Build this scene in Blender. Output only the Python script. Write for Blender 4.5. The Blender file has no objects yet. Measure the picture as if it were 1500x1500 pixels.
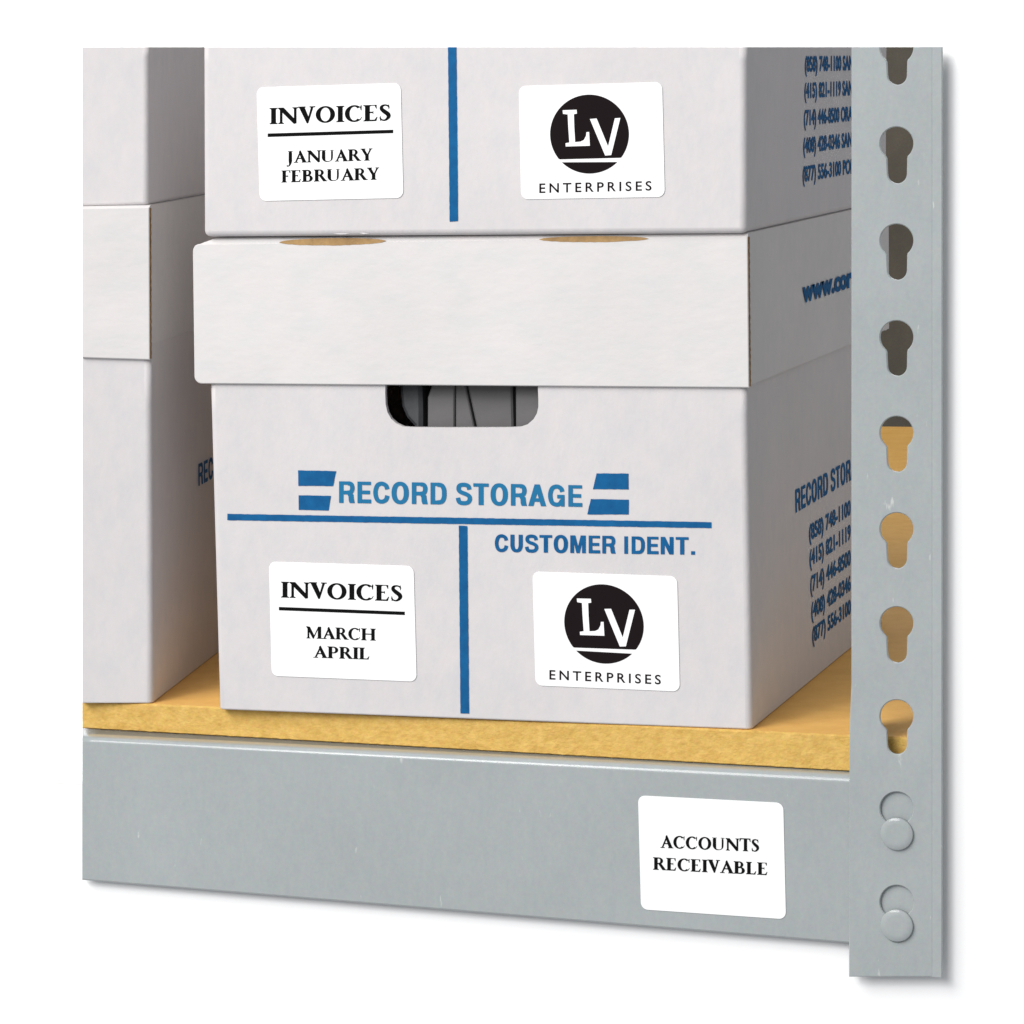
import bpy, bmesh, math, random
from mathutils import Vector, Matrix, noise
from mathutils.geometry import tessellate_polygon

# ------------------------------------------------------------------ camera
S = bpy.context.scene
COL = S.collection
V = Vector
random.seed(7)
CAM = V((0.4156106, -1.7144552, 0.3505353))
YAW, PIT, ROL = 0.3087763, 0.1304733, -0.0231745
FPX = 4944.7256                      # focal length in pixels of the 1500 px photograph
fw = V((-math.sin(YAW)*math.cos(PIT), math.cos(YAW)*math.cos(PIT), -math.sin(PIT)))
r0 = V((math.cos(YAW), math.sin(YAW), 0)); u0 = r0.cross(fw)
cr = r0*math.cos(ROL) + u0*math.sin(ROL)
cu = -r0*math.sin(ROL) + u0*math.cos(ROL)
cam_d = bpy.data.cameras.new('camera'); cam = bpy.data.objects.new('camera', cam_d); COL.objects.link(cam)
cam.matrix_world = Matrix(((cr.x, cu.x, -fw.x, CAM.x), (cr.y, cu.y, -fw.y, CAM.y), (cr.z, cu.z, -fw.z, CAM.z), (0, 0, 0, 1)))
cam_d.sensor_width = 36; cam_d.lens = FPX/1500*36; cam_d.clip_start = 0.05; cam_d.clip_end = 60
S.camera = cam

# ------------------------------------------------------------------ world and lamps (studio light, no sun)
W = bpy.data.worlds.new('World'); S.world = W; W.use_nodes = True
bg = W.node_tree.nodes['Background']; bg.inputs[0].default_value = (0.93, 0.96, 1.0, 1); bg.inputs[1].default_value = 0.40
def area(name, loc, target, size, power, color, spread=180):
    d = bpy.data.lights.new(name, 'AREA'); d.shape = 'SQUARE'; d.size = size; d.energy = power; d.color = color; d.spread = math.radians(spread)
    o = bpy.data.objects.new(name, d); COL.objects.link(o); o.location = loc
    o.rotation_euler = (V(target)-V(loc)).to_track_quat('-Z', 'Y').to_euler(); return o
area('key_lamp', (-1.8, -2.5, 2.7), (-0.05, 0, 0.10), 2.0, 104, (1, 0.985, 0.965))
area('front_fill', (-0.8, -2.85, 1.65), (-0.0, 0, 0.05), 1.5, 60, (1, 0.99, 0.985))  # added frontal fill, brightens the faces turned forward
area('backdrop_fill', (-0.5, 0.4, 1.75), (-0.6, 2.9, 1.2), 1.0, 17, (1, 1, 1), 95)  # unseen fill added only to keep the far backdrop white
area('backdrop_fill', (-2.5, 1.5, 0.2), (-1.3, 2.9, -0.2), 1.2, 14, (1, 1, 1), 85)  # second added fill, for the lower left of the backdrop
S.view_settings.view_transform = 'Standard'; S.view_settings.look = 'None'
S.view_settings.exposure = 0; S.view_settings.gamma = 1
S.cycles.max_bounces = 8; S.cycles.diffuse_bounces = 5

# ------------------------------------------------------------------ geometry helpers
def ray(x, y): return fw + cr*((x-750)/FPX) - cu*((y-750)/FPX)
class Frame:
    """a flat face in the scene: origin, right, up, outward normal"""
    def __init__(s, o, ex, n): s.o = V(o); s.ex = V(ex).normalized(); s.n = V(n).normalized(); s.ez = V((0, 0, 1))
    def at(s, x, y, out=0.0):           # photo pixel -> point on this face
        o = s.o + s.n*out; d = ray(x, y); return CAM + d*((o-CAM).dot(s.n)/d.dot(s.n))
    def xz(s, x, y, out=0.0): p = s.at(x, y, out)-s.o; return (p.dot(s.ex), p.z)
    def P(s, x, z, out=0.0): return s.o + s.ex*x + s.ez*z + s.n*out
def cutplane(a, b):                      # flat section through two points of the photograph
    n = ray(*a).cross(ray(*b)).normalized(); return n
TOPCUT = cutplane((120, 69), (1400, 69))
if TOPCUT.z < 0: TOPCUT = -TOPCUT
LEFTCUT = cutplane((120.6, 60), (120.6, 1300))
if LEFTCUT.x > 0: LEFTCUT = -LEFTCUT
def section(bm, n):
    g = bm.verts[:]+bm.edges[:]+bm.faces[:]
    r = bmesh.ops.bisect_plane(bm, geom=g, dist=1e-6, plane_co=CAM, plane_no=n, clear_outer=True)
    ed = [e for e in r['geom_cut'] if isinstance(e, bmesh.types.BMEdge)]
    try: bmesh.ops.holes_fill(bm, edges=ed, sides=0)
    except Exception: pass
def poly(bm, pts, mi=0, smooth=False):
    f = bm.faces.new([bm.verts.new(p) for p in pts]); f.material_index = mi; f.smooth = smooth; return f
def loop_offset(lp, d):                  # inset a closed 2D loop (towards its left side) by d
    n = len(lp); out = []
    for i in range(n):
        a, b, c = V(lp[i-1]), V(lp[i]), V(lp[(i+1) % n])
        e1 = (b-a); e2 = (c-b)
        if e1.length < 1e-9 or e2.length < 1e-9: out.append(tuple(b)); continue
        e1.normalize(); e2.normalize()
        n1 = V((-e1.y, e1.x)); n2 = V((-e2.y, e2.x)); m = n1+n2
        if m.length < 1e-6: out.append(tuple(b)); continue
        m.normalize(); k = d/max(0.4, m.dot(n1)); out.append(tuple(b+m*k))
    return out
def sarea(lp): return sum(lp[i-1][0]*lp[i][1]-lp[i][0]*lp[i-1][1] for i in range(len(lp)))/2
def plate(bm, outer, holes, fn, t, ch=0.0, mi=0, back=True):
    """plate with holes: fn(x, z, depth) -> 3D; depth 0 is the front"""
    loops = [outer if sarea(outer) > 0 else outer[::-1]] + [h if sarea(h) < 0 else h[::-1] for h in holes]
    ins = [loop_offset(l, ch) if ch else l for l in loops]
    def fill(ls, dep, flip):
        flat = [p for l in ls for p in l]; vs = [bm.verts.new(fn(p[0], p[1], dep)) for p in flat]
        for tri in tessellate_polygon([[V((p[0], p[1], 0)) for p in l] for l in ls]):
            try:
                f = bm.faces.new([vs[i] for i in tri]); f.material_index = mi
            except ValueError: pass
        k = 0; res = []
        for l in ls: res.append(vs[k:k+len(l)]); k += len(l)
        return res
    A = fill(ins, 0, False)
    rings = [A]
    if ch: rings.append([[bm.verts.new(fn(p[0], p[1], ch)) for p in l] for l in loops])
    if back: rings.append(fill(loops, t, True))
    else: rings.append([[bm.verts.new(fn(p[0], p[1], t)) for p in l] for l in loops])
    for a, b in zip(rings, rings[1:]):
        for la, lb in zip(a, b):
            n = len(la)
            for i in range(n):
                f = bm.faces.new((la[i], la[(i+1) % n], lb[(i+1) % n], lb[i])); f.material_index = mi; f.smooth = False
def box(bm, P8, mi=0):
    v = [bm.verts.new(p) for p in P8]
    for q in ((0, 1, 2, 3), (7, 6, 5, 4), (0, 4, 5, 1), (1, 5, 6, 2), (2, 6, 7, 3), (3, 7, 4, 0)):
        f = bm.faces.new([v[i] for i in q]); f.material_index = mi
def link(name, bm, mats, parent=None, base=V((0, 0, 0)), recalc=True):
    if recalc: bmesh.ops.recalc_face_normals(bm, faces=bm.faces[:])
    bmesh.ops.translate(bm, verts=bm.verts[:], vec=-V(base))
    me = bpy.data.meshes.new(name); bm.to_mesh(me); bm.free()
    for m in (mats if isinstance(mats, (list, tuple)) else [mats]): me.materials.append(m)
    o = bpy.data.objects.new(name, me); COL.objects.link(o)
    if parent: o.parent = parent
    else: o.location = base
    return o
def thing(name, label, cat, loc, group=None):
    o = bpy.data.objects.new(name, None); COL.objects.link(o); o.location = loc; o.empty_display_size = 0.05
    o['label'] = label; o['category'] = cat
    if group: o['group'] = group
    return o
def rounded(x0, z0, x1, z1, rad, n=6, corners=(1, 1, 1, 1)):   # bl br tr tl
    out = []
    for (cx, cz, a0, k, X, Z) in ((x0, z0, 180, 0, 1, 1), (x1, z0, 270, 1, -1, 1), (x1, z1, 0, 2, -1, -1), (x0, z1, 90, 3, 1, -1)):
        if not corners[k]: out.append((cx, cz)); continue
        c = (cx+X*rad, cz+Z*rad)
        for i in range(n+1):
            a = math.radians(a0+90*i/n); out.append((c[0]+rad*math.cos(a), c[1]+rad*math.sin(a)))
    return out

# ------------------------------------------------------------------ materials
def mat(name, col, rough=0.6, var=0.04, scale=60, bump=0.0, bscale=200, spec=0.3, col2=None, stretch=(1, 1, 1), metallic=0.0, big=0.0, coat=0.0, mottle=0.0, chips=0.0):
    m = bpy.data.materials.new(name); m.use_nodes = True; nt = m.node_tree; N = nt.nodes; L = nt.links
    b = N['Principled BSDF']; b.inputs['Roughness'].default_value = rough; b.inputs['Specular IOR Level'].default_value = spec
    b.inputs['Coat Roughness'].default_value = 0.07; b.inputs['Metallic'].default_value = metallic; b.inputs['Coat Weight'].default_value = coat
    tc = N.new('ShaderNodeTexCoord'); mp = N.new('ShaderNodeMapping'); mp.inputs['Scale'].default_value = stretch
    L.new(tc.outputs['Object'], mp.inputs[0])
    n1 = N.new('ShaderNodeTexNoise'); n1.inputs['Scale'].default_value = scale; n1.inputs['Detail'].default_value = 6; n1.inputs['Roughness'].default_value = 0.65
    L.new(mp.outputs[0], n1.inputs['Vector'])
    rp = N.new('ShaderNodeValToRGB'); c2 = col2 or tuple(c*(1-3*var) for c in col)
    rp.color_ramp.elements[0].position = 0.32; rp.color_ramp.elements[1].position = 0.68
    rp.color_ramp.elements[0].color = (*c2, 1); rp.color_ramp.elements[1].color = (*col, 1)
    L.new(n1.outputs['Fac'], rp.inputs[0]); out = rp.outputs[0]
    if big:
        n3 = N.new('ShaderNodeTexNoise'); n3.inputs['Scale'].default_value = 14; n3.inputs['Detail'].default_value = 3
        L.new(tc.outputs['Object'], n3.inputs['Vector'])
        mr = N.new('ShaderNodeMapRange'); mr.inputs[1].default_value = 0.3; mr.inputs[2].default_value = 0.7; mr.inputs[3].default_value = 1-big; mr.inputs[4].default_value = 1
        L.new(n3.outputs['Fac'], mr.inputs[0])
        mx = N.new('ShaderNodeMix'); mx.data_type = 'RGBA'; mx.blend_type = 'MULTIPLY'; mx.inputs[0].default_value = 1
        L.new(out, mx.inputs[6]); L.new(mr.outputs[0], mx.inputs[7]); out = mx.outputs[2]
    if mottle:
        n5 = N.new('ShaderNodeTexNoise'); n5.inputs['Scale'].default_value = 520; n5.inputs['Detail'].default_value = 3; n5.inputs['Roughness'].default_value = 0.7
        L.new(tc.outputs['Object'], n5.inputs['Vector'])
        mm = N.new('ShaderNodeMix'); mm.data_type = 'RGBA'; mm.blend_type = 'SOFT_LIGHT'; mm.inputs[0].default_value = mottle
        L.new(out, mm.inputs[6]); L.new(n5.outputs['Color'], mm.inputs[7]); out = mm.outputs[2]
    if chips:                                # tiny paint chips and faint rubbed marks
        n6 = N.new('ShaderNodeTexNoise'); n6.inputs['Scale'].default_value = 150; n6.inputs['Detail'].default_value = 5
        mp6 = N.new('ShaderNodeMapping'); mp6.inputs['Scale'].default_value = (1.6, 1, 0.5); L.new(tc.outputs['Object'], mp6.inputs[0]); L.new(mp6.outputs[0], n6.inputs['Vector'])
        r6 = N.new('ShaderNodeMapRange'); r6.inputs[1].default_value = 0.705; r6.inputs[2].default_value = 0.76; r6.inputs[3].default_value = 0; r6.inputs[4].default_value = chips
        L.new(n6.outputs['Fac'], r6.inputs[0]); m6 = N.new('ShaderNodeMix'); m6.data_type = 'RGBA'
        L.new(r6.outputs[0], m6.inputs[0]); L.new(out, m6.inputs[6]); m6.inputs[7].default_value = (0.62, 0.64, 0.61, 1); out = m6.outputs[2]
    L.new(out, b.inputs['Base Color'])
    if bump:
        n2 = N.new('ShaderNodeTexNoise'); n2.inputs['Scale'].default_value = bscale; n2.inputs['Detail'].default_value = 5
        L.new(mp.outputs[0], n2.inputs['Vector'])
        n4 = N.new('ShaderNodeTexNoise'); n4.inputs['Scale'].default_value = 16; n4.inputs['Detail'].default_value = 2
        L.new(tc.outputs['Object'], n4.inputs['Vector'])
        ad = N.new('ShaderNodeMath'); ad.operation = 'MULTIPLY_ADD'; ad.inputs[1].default_value = 6.0
        L.new(n4.outputs['Fac'], ad.inputs[0]); L.new(n2.outputs['Fac'], ad.inputs[2])
        bp = N.new('ShaderNodeBump'); bp.inputs['Strength'].default_value = bump; bp.inputs['Distance'].default_value = 0.0006
        L.new(ad.outputs[0], bp.inputs['Height']); L.new(bp.outputs[0], b.inputs['Normal'])
    return m
M = {}
M['card'] = mat('white_cardboard', (0.668, 0.628, 0.625), 0.75, 0.014, 120, 0.25, 330, 0.2, col2=(0.615, 0.60, 0.61), stretch=(1, 1, 0.6), big=0.04, mottle=0.1)
M['lid'] = mat('white_cardboard_lid', (0.70, 0.665, 0.655), 0.75, 0.014, 90, 0.35, 260, 0.2, col2=(0.655, 0.645, 0.64), stretch=(0.5, 1, 1), big=0.04, mottle=0.07)
M['kraft'] = mat('brown_kraft_core', (0.33, 0.2, 0.09), 0.85, 0.1, 500, 0.4, 600, 0.1, col2=(0.12, 0.07, 0.035))
M['slot'] = mat('kraft_slot', (0.46, 0.29, 0.13), 0.85, 0.1, 220, 0.4, 600, 0.1, col2=(0.32, 0.20, 0.095))
M['board'] = mat('yellow_fibreboard_edge', (0.73, 0.48, 0.145), 0.85, 0.1, 240, 0.9, 620, 0.15, col2=(0.58, 0.355, 0.09), stretch=(0.7, 1, 1), mottle=0.3)
M['boardtop'] = mat('fibreboard_face', (0.86, 0.50, 0.145), 0.6, 0.05, 60, 0.25, 300, 0.12, col2=(0.78, 0.43, 0.115), mottle=0.25)
M['steel'] = mat('grey_painted_steel', (0.395, 0.42, 0.42), 0.42, 0.03, 210, 0.10, 500, 0.12, coat=0.75, chips=0.7, col2=(0.365, 0.40, 0.405), stretch=(1, 1, 0.45), big=0.07, mottle=0.2)
M['label'] = mat('white_label_paper', (0.93, 0.93, 0.93), 0.5, 0.0, 100, 0, 0, 0.25)
M['black'] = mat('black_ink', (0.006, 0.006, 0.006), 0.8, 0.0, 100, 0, 0, 0.03)
M['logo'] = mat('black_logo_ink', (0.013, 0.009, 0.010), 0.8, 0.0, 100, 0, 0, 0.03)
M['blue'] = mat('blue_box_ink', (0.009, 0.120, 0.300), 0.7, 0.05, 160, 0, 0, 0.10, col2=(0.007, 0.088, 0.235))
M['blue2'] = mat('flat_blue_lettering_ink', (0.018, 0.165, 0.335), 0.7, 0.01, 160, 0, 0, 0.12)
M['folder'] = mat('grey_folder_board', (0.150, 0.145, 0.145), 0.6, 0.03, 90, 0.1, 300, 0.25)
M['folderdark'] = mat('dark_folder_board', (0.09, 0.095, 0.10), 0.6, 0.06, 150, 0.1, 300, 0.25)
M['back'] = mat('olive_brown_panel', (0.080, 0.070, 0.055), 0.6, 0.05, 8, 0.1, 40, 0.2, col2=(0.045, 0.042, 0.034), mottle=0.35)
M['white'] = mat('white_backdrop', (0.965, 0.965, 0.965), 0.9, 0.0, 100, 0, 0, 0.05)

# ------------------------------------------------------------------ lettering
def cr_spline(pts, n=6):
    out = []
    for i in range(len(pts)-1):
        p0 = pts[max(i-1, 0)]; p1 = pts[i]; p2 = pts[i+1]; p3 = pts[min(i+2, len(pts)-1)]
        for k in range(n):
            t = k/n
            out.append(tuple(0.5*(2*b+(c-a)*t+(2*a-5*b+4*c-d)*t*t+(-a+3*b-3*c+d)*t**3) for a, b, c, d in zip(p0, p1, p2, p3)))
    out.append(pts[-1]); return out
def vstroke(pts):                          # (x, y, width) -> one outline polygon
    c = cr_spline(pts); L, R = [], []
    for i, (x, y, w) in enumerate(c):
        a = c[max(i-1, 0)]; b = c[min(i+1, len(c)-1)]; d = V((b[0]-a[0], b[1]-a[1])).normalized()
        L.append((x-d.y*w/2, y+d.x*w/2)); R.append((x+d.y*w/2, y-d.x*w/2))
    return L+R[::-1]
def bar0(x0, x1, y0, y1): return [(x0, y0), (x1, y0), (x1, y1), (x0, y1)]
def ell(cx, cy, rx, ry, tk, tn, n=44, p=2.25):
    f = lambda a, X, Y: (cx+X*math.copysign(abs(math.cos(a))**(2/p), math.cos(a)), cy+Y*math.copysign(abs(math.sin(a))**(2/p), math.sin(a)))
    A = [2*math.pi*i/n for i in range(n)]; return [f(a, rx, ry) for a in A], [f(a, rx-tk, ry-tn) for a in A]
T, TH, SE = 0.235, 0.125, 0.08
def stem(x, w=T, y0=0, y1=1, b=1, t=1, eb=SE, et=SE):
    p = []
    if b: p += [(x-eb, y0), (x+w+eb, y0), (x+w+eb, y0+.045), (x+w+.03, y0+.068), (x+w, y0+.11)]
    else: p += [(x, y0), (x+w, y0)]
    if t: p += [(x+w, y1-.11), (x+w+.03, y1-.068), (x+w+et, y1-.045), (x+w+et, y1), (x-et, y1), (x-et, y1-.045), (x-.03, y1-.068), (x, y1-.11)]
    else: p += [(x+w, y1), (x, y1)]
    if b: p += [(x, y0+.11), (x-.03, y0+.068), (x-eb, y0+.045)]
    return p
def ring(cx, cy, rx, ry, tk, tn, a0=0, a1=360, n=40):
    A, B = [], []
    for i in range(n+1):
        a = math.radians(a0+(a1-a0)*i/n)
        A.append((cx+rx*math.cos(a), cy+ry*math.sin(a))); B.append((cx+(rx-tk)*math.cos(a), cy+(ry-tn)*math.sin(a)))
    if a1-a0 >= 360: return ('ring', A[:-1], B[:-1])
    return A+B[::-1]
def bowl(x, y0, y1, w, tk=0.16, tn=0.095): # half bowl to the right of a stem
    cy = (y0+y1)/2; ry = (y1-y0)/2; c = x+w-ry*1.05 if w > ry*1.05 else x
    A = [(x, y1)]; B = [(x, y1-tn)]
    for i in range(17):
        a = math.radians(90-180*i/16)
        A.append((c+(x+w-c)*math.cos(a), cy+ry*math.sin(a))); B.append((c+(x+w-c-tk)*math.cos(a), cy+(ry-tn)*math.sin(a)))
    A.append((x, y0)); B.append((x, y0+tn)); return A+B[::-1]
def bar(x0, x1, y, h=.05):
    h *= 1.8; return [(x0, y), (x1, y), (x1, y+h), (x0, y+h)]
G = {
 'I': (.40, [stem(.10)]),
 'N': (1.0, [[(.02, 1), (.31, 1), (.83, .30), (.865, -.02), (.80, -.02), (.16, .80), (.03, .965)], stem(.125, TH, 0, .84, 1, 0), stem(.807, TH, .0, 1, 0, 1)]),
 'V': (.825, [[(.05, .98), (.325, .98), (.56, .25), (.47, -.02), (.43, -.02)], [(.63, .98), (.75, .98), (.50, -.02), (.44, .08)], bar(0, .37, .962, .038), bar(.56, .84, .962, .038)]),
 'O': (1.0, [ring(.5, .5, .465, .52, .23, .10)]),
 'C': (.90, [ring(.49, .5, .455, .52, .23, .10, 48, 312), [(.80, .68), (.835, .68), (.845, 1.0), (.80, 1.0), (.765, .86)], [(.73, .10), (.79, .11), (.86, .27), (.835, .28)]]),
 'E': (.75, [stem(.10, et=.08, eb=.08), [(.2, .95), (.66, .95), (.66, 1), (.2, 1)], [(.56, .95), (.66, .96), (.66, .76), (.63, .76)], bar(.2, .50, .50, .045), [(.46, .54), (.50, .66), (.50, .40), (.46, .50)], bar(.2, .64, 0, .05), [(.54, .05), (.64, .0), (.70, .27), (.665, .27)]]),
 'F': (.66, [stem(.10), [(.2, .95), (.64, .95), (.64, 1), (.2, 1)], [(.54, .95), (.64, .96), (.64, .74), (.61, .74)], bar(.2, .49, .48, .045), [(.45, .52), (.49, .64), (.49, .37), (.45, .48)]]),
 'S': (.62, [vstroke([(.50, .80, .07), (.45, .91, .085), (.31, .965, .095), (.165, .90, .14), (.145, .74, .185), (.28, .57, .23), (.44, .41, .23), (.475, .24, .185), (.38, .09, .13), (.26, .035, .095), (.12, .09, .085), (.07, .22, .07)]),
            [(.475, .70), (.51, .70), (.50, 1.0), (.465, .99)], [(.06, .30), (.095, .30), (.11, .02), (.07, 0)]]),
 'J': (.42, [vstroke([(.19, .9, T), (.19, .5, T), (.19, .15, T), (.165, -.1, .14), (.09, -.24, .09), (-.02, -.29, .05)]), [(.0, 1), (.37, 1), (.37, .968), (.28, .945), (.274, .86), (.106, .86), (.09, .945), (.0, .968)], ring(-.02, -.245, .06, .06, .059, .059)]),
 'A': (.90, [[(.09, .02), (.205, .02), (.505, .83), (.44, .97)], [(.43, 1.03), (.49, 1.03), (.895, .02), (.625, .02), (.365, .88)], bar(.22, .72, .31, .05), bar(.01, .32, 0, .035), bar(.56, .94, 0, .035)]),
 'U': (.96, [vstroke([(.195, .9, T), (.195, .6, T), (.20, .3, T), (.29, .09, .12), (.50, .03, .06), (.70, .11, .06), (.77, .32, TH), (.775, .9, TH)]), [(.02, 1), (.37, 1), (.37, .965), (.279, .94), (.279, .85), (.111, .85), (.111, .94), (.02, .965)], [(.64, 1), (.91, 1), (.91, .965), (.804, .94), (.804, .85), (.746, .85), (.746, .94), (.64, .965)]]),
 'R': (.885, [stem(.10, et=.08), bowl(.2, .47, 1, .50, .19), [(.36, .50), (.59, .50), (.90, .03), (.90, 0), (.66, 0)], bar(.66, .95, 0, .035)]),
 'P': (.76, [stem(.10), bowl(.2, .42, 1, .53, .2)]),
 'B': (.82, [stem(.10, et=.08, eb=.08), bowl(.2, .50, 1, .47, .18), bowl(.2, 0, .555, .57, .21)]),
 'Y': (.83, [stem(.34, T, 0, .5, 1, 0), [(.06, .98), (.29, .98), (.52, .48), (.508, .38), (.34, .42)], [(.65, .98), (.765, .98), (.54, .42), (.45, .46)], bar(0, .36, .962, .038), bar(.58, .84, .962, .038)]),
 'M': (1.16, [stem(.14, TH, 0, .9, 1, 0), [(.05, 1), (.31, 1), (.62, .25), (.60, -.0), (.51, -.0), (.13, .84)], [(.88, 1), (.96, 1), (.57, 0), (.535, .1)], stem(.86, T, 0, 1, 1, 0), bar(.05, .2, .965, .035), bar(.9, 1.10, .965, .035)]),
 'H': (1.02, [stem(.10), stem(.73), bar(.2, .80, .485, .05)]),
 'T': (.84, [stem(.33, T, 0, .96, 1, 0), bar(.03, .80, .95, .05), [(.03, 1), (.13, .95), (.06, .76), (.02, .76)], [(.80, 1), (.70, .95), (.77, .76), (.81, .76)]]),
 'L': (.74, [stem(.10), bar(.2, .64, 0, .05), [(.53, .05), (.64, 0), (.70, .28), (.665, .28)]]),
}
def serif(txt):
    pieces = []; x = 0
    for c in txt:
        adv, ps = G[c]
        for k, p in enumerate(ps):
            if p[0] == 'ring': pieces.append((k, [(a+x, b) for a, b in p[1]], [(a+x, b) for a, b in p[2]]))
            else: pieces.append((k, [(a+x, b) for a, b in p], None))
        x += adv
    xs = [a for _, l, _ in pieces for a, b in l]
    x0 = min(xs); x1 = max(xs)
    f = lambda l: [((a-x0)/(x1-x0), b) for a, b in l]
    return [(k, f(o), f(h) if h else None) for k, o, h in pieces]
HW = .19
def hv(pts, w=HW): return vstroke([(x, y, w) for x, y in pts])
HB = {
 'R': (.80, [bar0(.08, .27, 0, 1), bar0(.25, .50, .845, 1), bar0(.25, .50, .40, .57), hv([(.46, .91), (.60, .88), (.655, .70), (.60, .52), (.46, .485)], .19), [(.44, .44), (.62, .47), (.70, .40), (.72, .20), (.76, 0), (.54, 0), (.50, .12), (.49, .30), (.44, .40)]]),
 'E': (.70, [bar0(.08, .27, 0, 1), bar0(.28, .66, .845, 1), bar0(.28, .62, .42, .59), bar0(.28, .67, 0, .18)]),
 'C': (.80, [hv([(.665, .66), (.60, .84), (.41, .92), (.23, .82), (.155, .5), (.23, .18), (.41, .085), (.60, .17), (.67, .37)])]),
 'O': (.84, [('ring',) + ell(.42, .5, .37, .52, .215, .18)]),
 'D': (.80, [bar0(.08, .27, 0, 1), bar0(.25, .42, .845, 1), bar0(.25, .42, 0, .18), hv([(.38, .91), (.56, .87), (.65, .70), (.665, .5), (.65, .3), (.56, .13), (.38, .09)], .195)]),
 'S': (.76, [hv([(.62, .70), (.565, .87), (.38, .925), (.20, .88), (.155, .72), (.24, .59), (.48, .49), (.615, .39), (.635, .24), (.55, .11), (.38, .075), (.19, .12), (.125, .32)], .19)]),
 'T': (.72, [bar0(.255, .47, 0, .9), bar0(.03, .69, .845, 1)]),
 'A': (.80, [[(.02, 0), (.24, 0), (.44, .74), (.44, 1), (.29, 1)], [(.78, 0), (.56, 0), (.36, .74), (.36, 1), (.51, 1)], bar0(.2, .6, .20, .36)]),
 'G': (.84, [hv([(.665, .68), (.60, .84), (.42, .92), (.23, .82), (.155, .5), (.23, .18), (.41, .085), (.56, .13), (.66, .30)]), bar0(.45, .76, .37, .54), bar0(.61, .76, 0, .45)]),
 'U': (.80, [vstroke([(.185, 1, .215), (.185, .6, .215), (.19, .33, .215), (.26, .14, .2), (.40, .08, .18), (.54, .14, .2), (.61, .33, .215), (.615, .6, .215), (.615, 1, .215)])]),
 'M': (.94, [bar0(.07, .265, 0, 1), bar0(.675, .87, 0, 1), [(.07, 1), (.33, 1), (.555, .0), (.385, 0), (.20, .86)], [(.87, 1), (.61, 1), (.385, .0), (.555, 0), (.74, .86)]]),
 'I': (.38, [bar0(.08, .27, 0, 1)]),
 'N': (.82, [bar0(.08, .285, 0, 1), bar0(.535, .74, 0, 1), [(.08, 1), (.30, 1), (.74, .0), (.52, 0)]]),
 '.': (.36, [bar0(.10, .30, 0, .2)]), ' ': (.34, []),
}
def put_bold(name, txt, f, parent, base, m):
    G.update({'@'+k: v for k, v in HB.items()})
    bm = bmesh.new()
    for k, o, h in serif(['@'+c for c in txt]):
        ls = [o]+([h] if h else []); flat = [p for l in ls for p in l]
        vs = [bm.verts.new(f(p[0], p[1], k*6e-6)) for p in flat]
        for t in tessellate_polygon([[V((p[0], p[1], 0)) for p in l] for l in ls]):
            try: bm.faces.new([vs[i] for i in t])
            except ValueError: pass
    return link(name, bm, m, parent, base)
_sans = {}
def sans(txt, bold=0.0, spacing=1.0, shear=0.0):
    """built-in font turned into triangles, x scaled to 0..1 and cap height to 0..1"""
    key = (txt, bold, spacing)
    if key not in _sans:
        c = bpy.data.curves.new('t', 'FONT'); c.body = txt; c.size = 1; c.offset = bold; c.space_character = spacing; c.resolution_u = 4
        o = bpy.data.objects.new('t', c); COL.objects.link(o)
        dg = bpy.context.evaluated_depsgraph_get(); me = bpy.data.meshes.new_from_object(o.evaluated_get(dg))
        vs = [(v.co.x, v.co.y) for v in me.vertices]; fs = [tuple(p.vertices) for p in me.polygons]
        c.body = 'H'; dg.update(); bpy.context.view_layer.update()
        me2 = bpy.data.meshes.new_from_object(o.evaluated_get(bpy.context.evaluated_depsgraph_get()))
        hy = [v.co.y for v in me2.vertices]
        bpy.data.objects.remove(o); bpy.data.curves.remove(c); bpy.data.meshes.remove(me); bpy.data.meshes.remove(me2)
        x0 = min(a for a, b in vs); x1 = max(a for a, b in vs); y0 = min(hy); y1 = max(hy)
        _sans[key] = ([((a-x0)/(x1-x0), (b-y0)/(y1-y0)) for a, b in vs], fs, x1-x0)
    return _sans[key]
def quadmap(fr, bl, br, tl, tr, out):       # corner pixels -> function (u, v, extra) -> 3D on the face
    a, b, c, d = fr.at(*bl, out), fr.at(*br, out), fr.at(*tl, out), fr.at(*tr, out)
    n = fr.n
    def f(u, v, e=0.0): return a*(1-u)*(1-v)+b*u*(1-v)+c*(1-u)*v+d*u*v + n*e
    return f
def put_serif(name, txt, f, parent, base, m):
    bm = bmesh.new()
    for k, o, h in serif(txt):
        ls = [o]+([h] if h else []); flat = [p for l in ls for p in l]
        vs = [bm.verts.new(f(p[0], p[1], k*6e-6)) for p in flat]
        for t in tessellate_polygon([[V((p[0], p[1], 0)) for p in l] for l in ls]):
            try: bm.faces.new([vs[i] for i in t])
            except ValueError: pass
    return link(name, bm, m, parent, base)
def put_sans(name, txt, f, parent, base, m, bold=0.0, spacing=1.0):
    vs, fs, _ = sans(txt, bold, spacing); bm = bmesh.new(); bv = [bm.verts.new(f(a, b)) for a, b in vs]
    for q in fs:
        try: bm.faces.new([bv[i] for i in q])
        except ValueError: pass
    return link(name, bm, m, parent, base)
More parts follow.
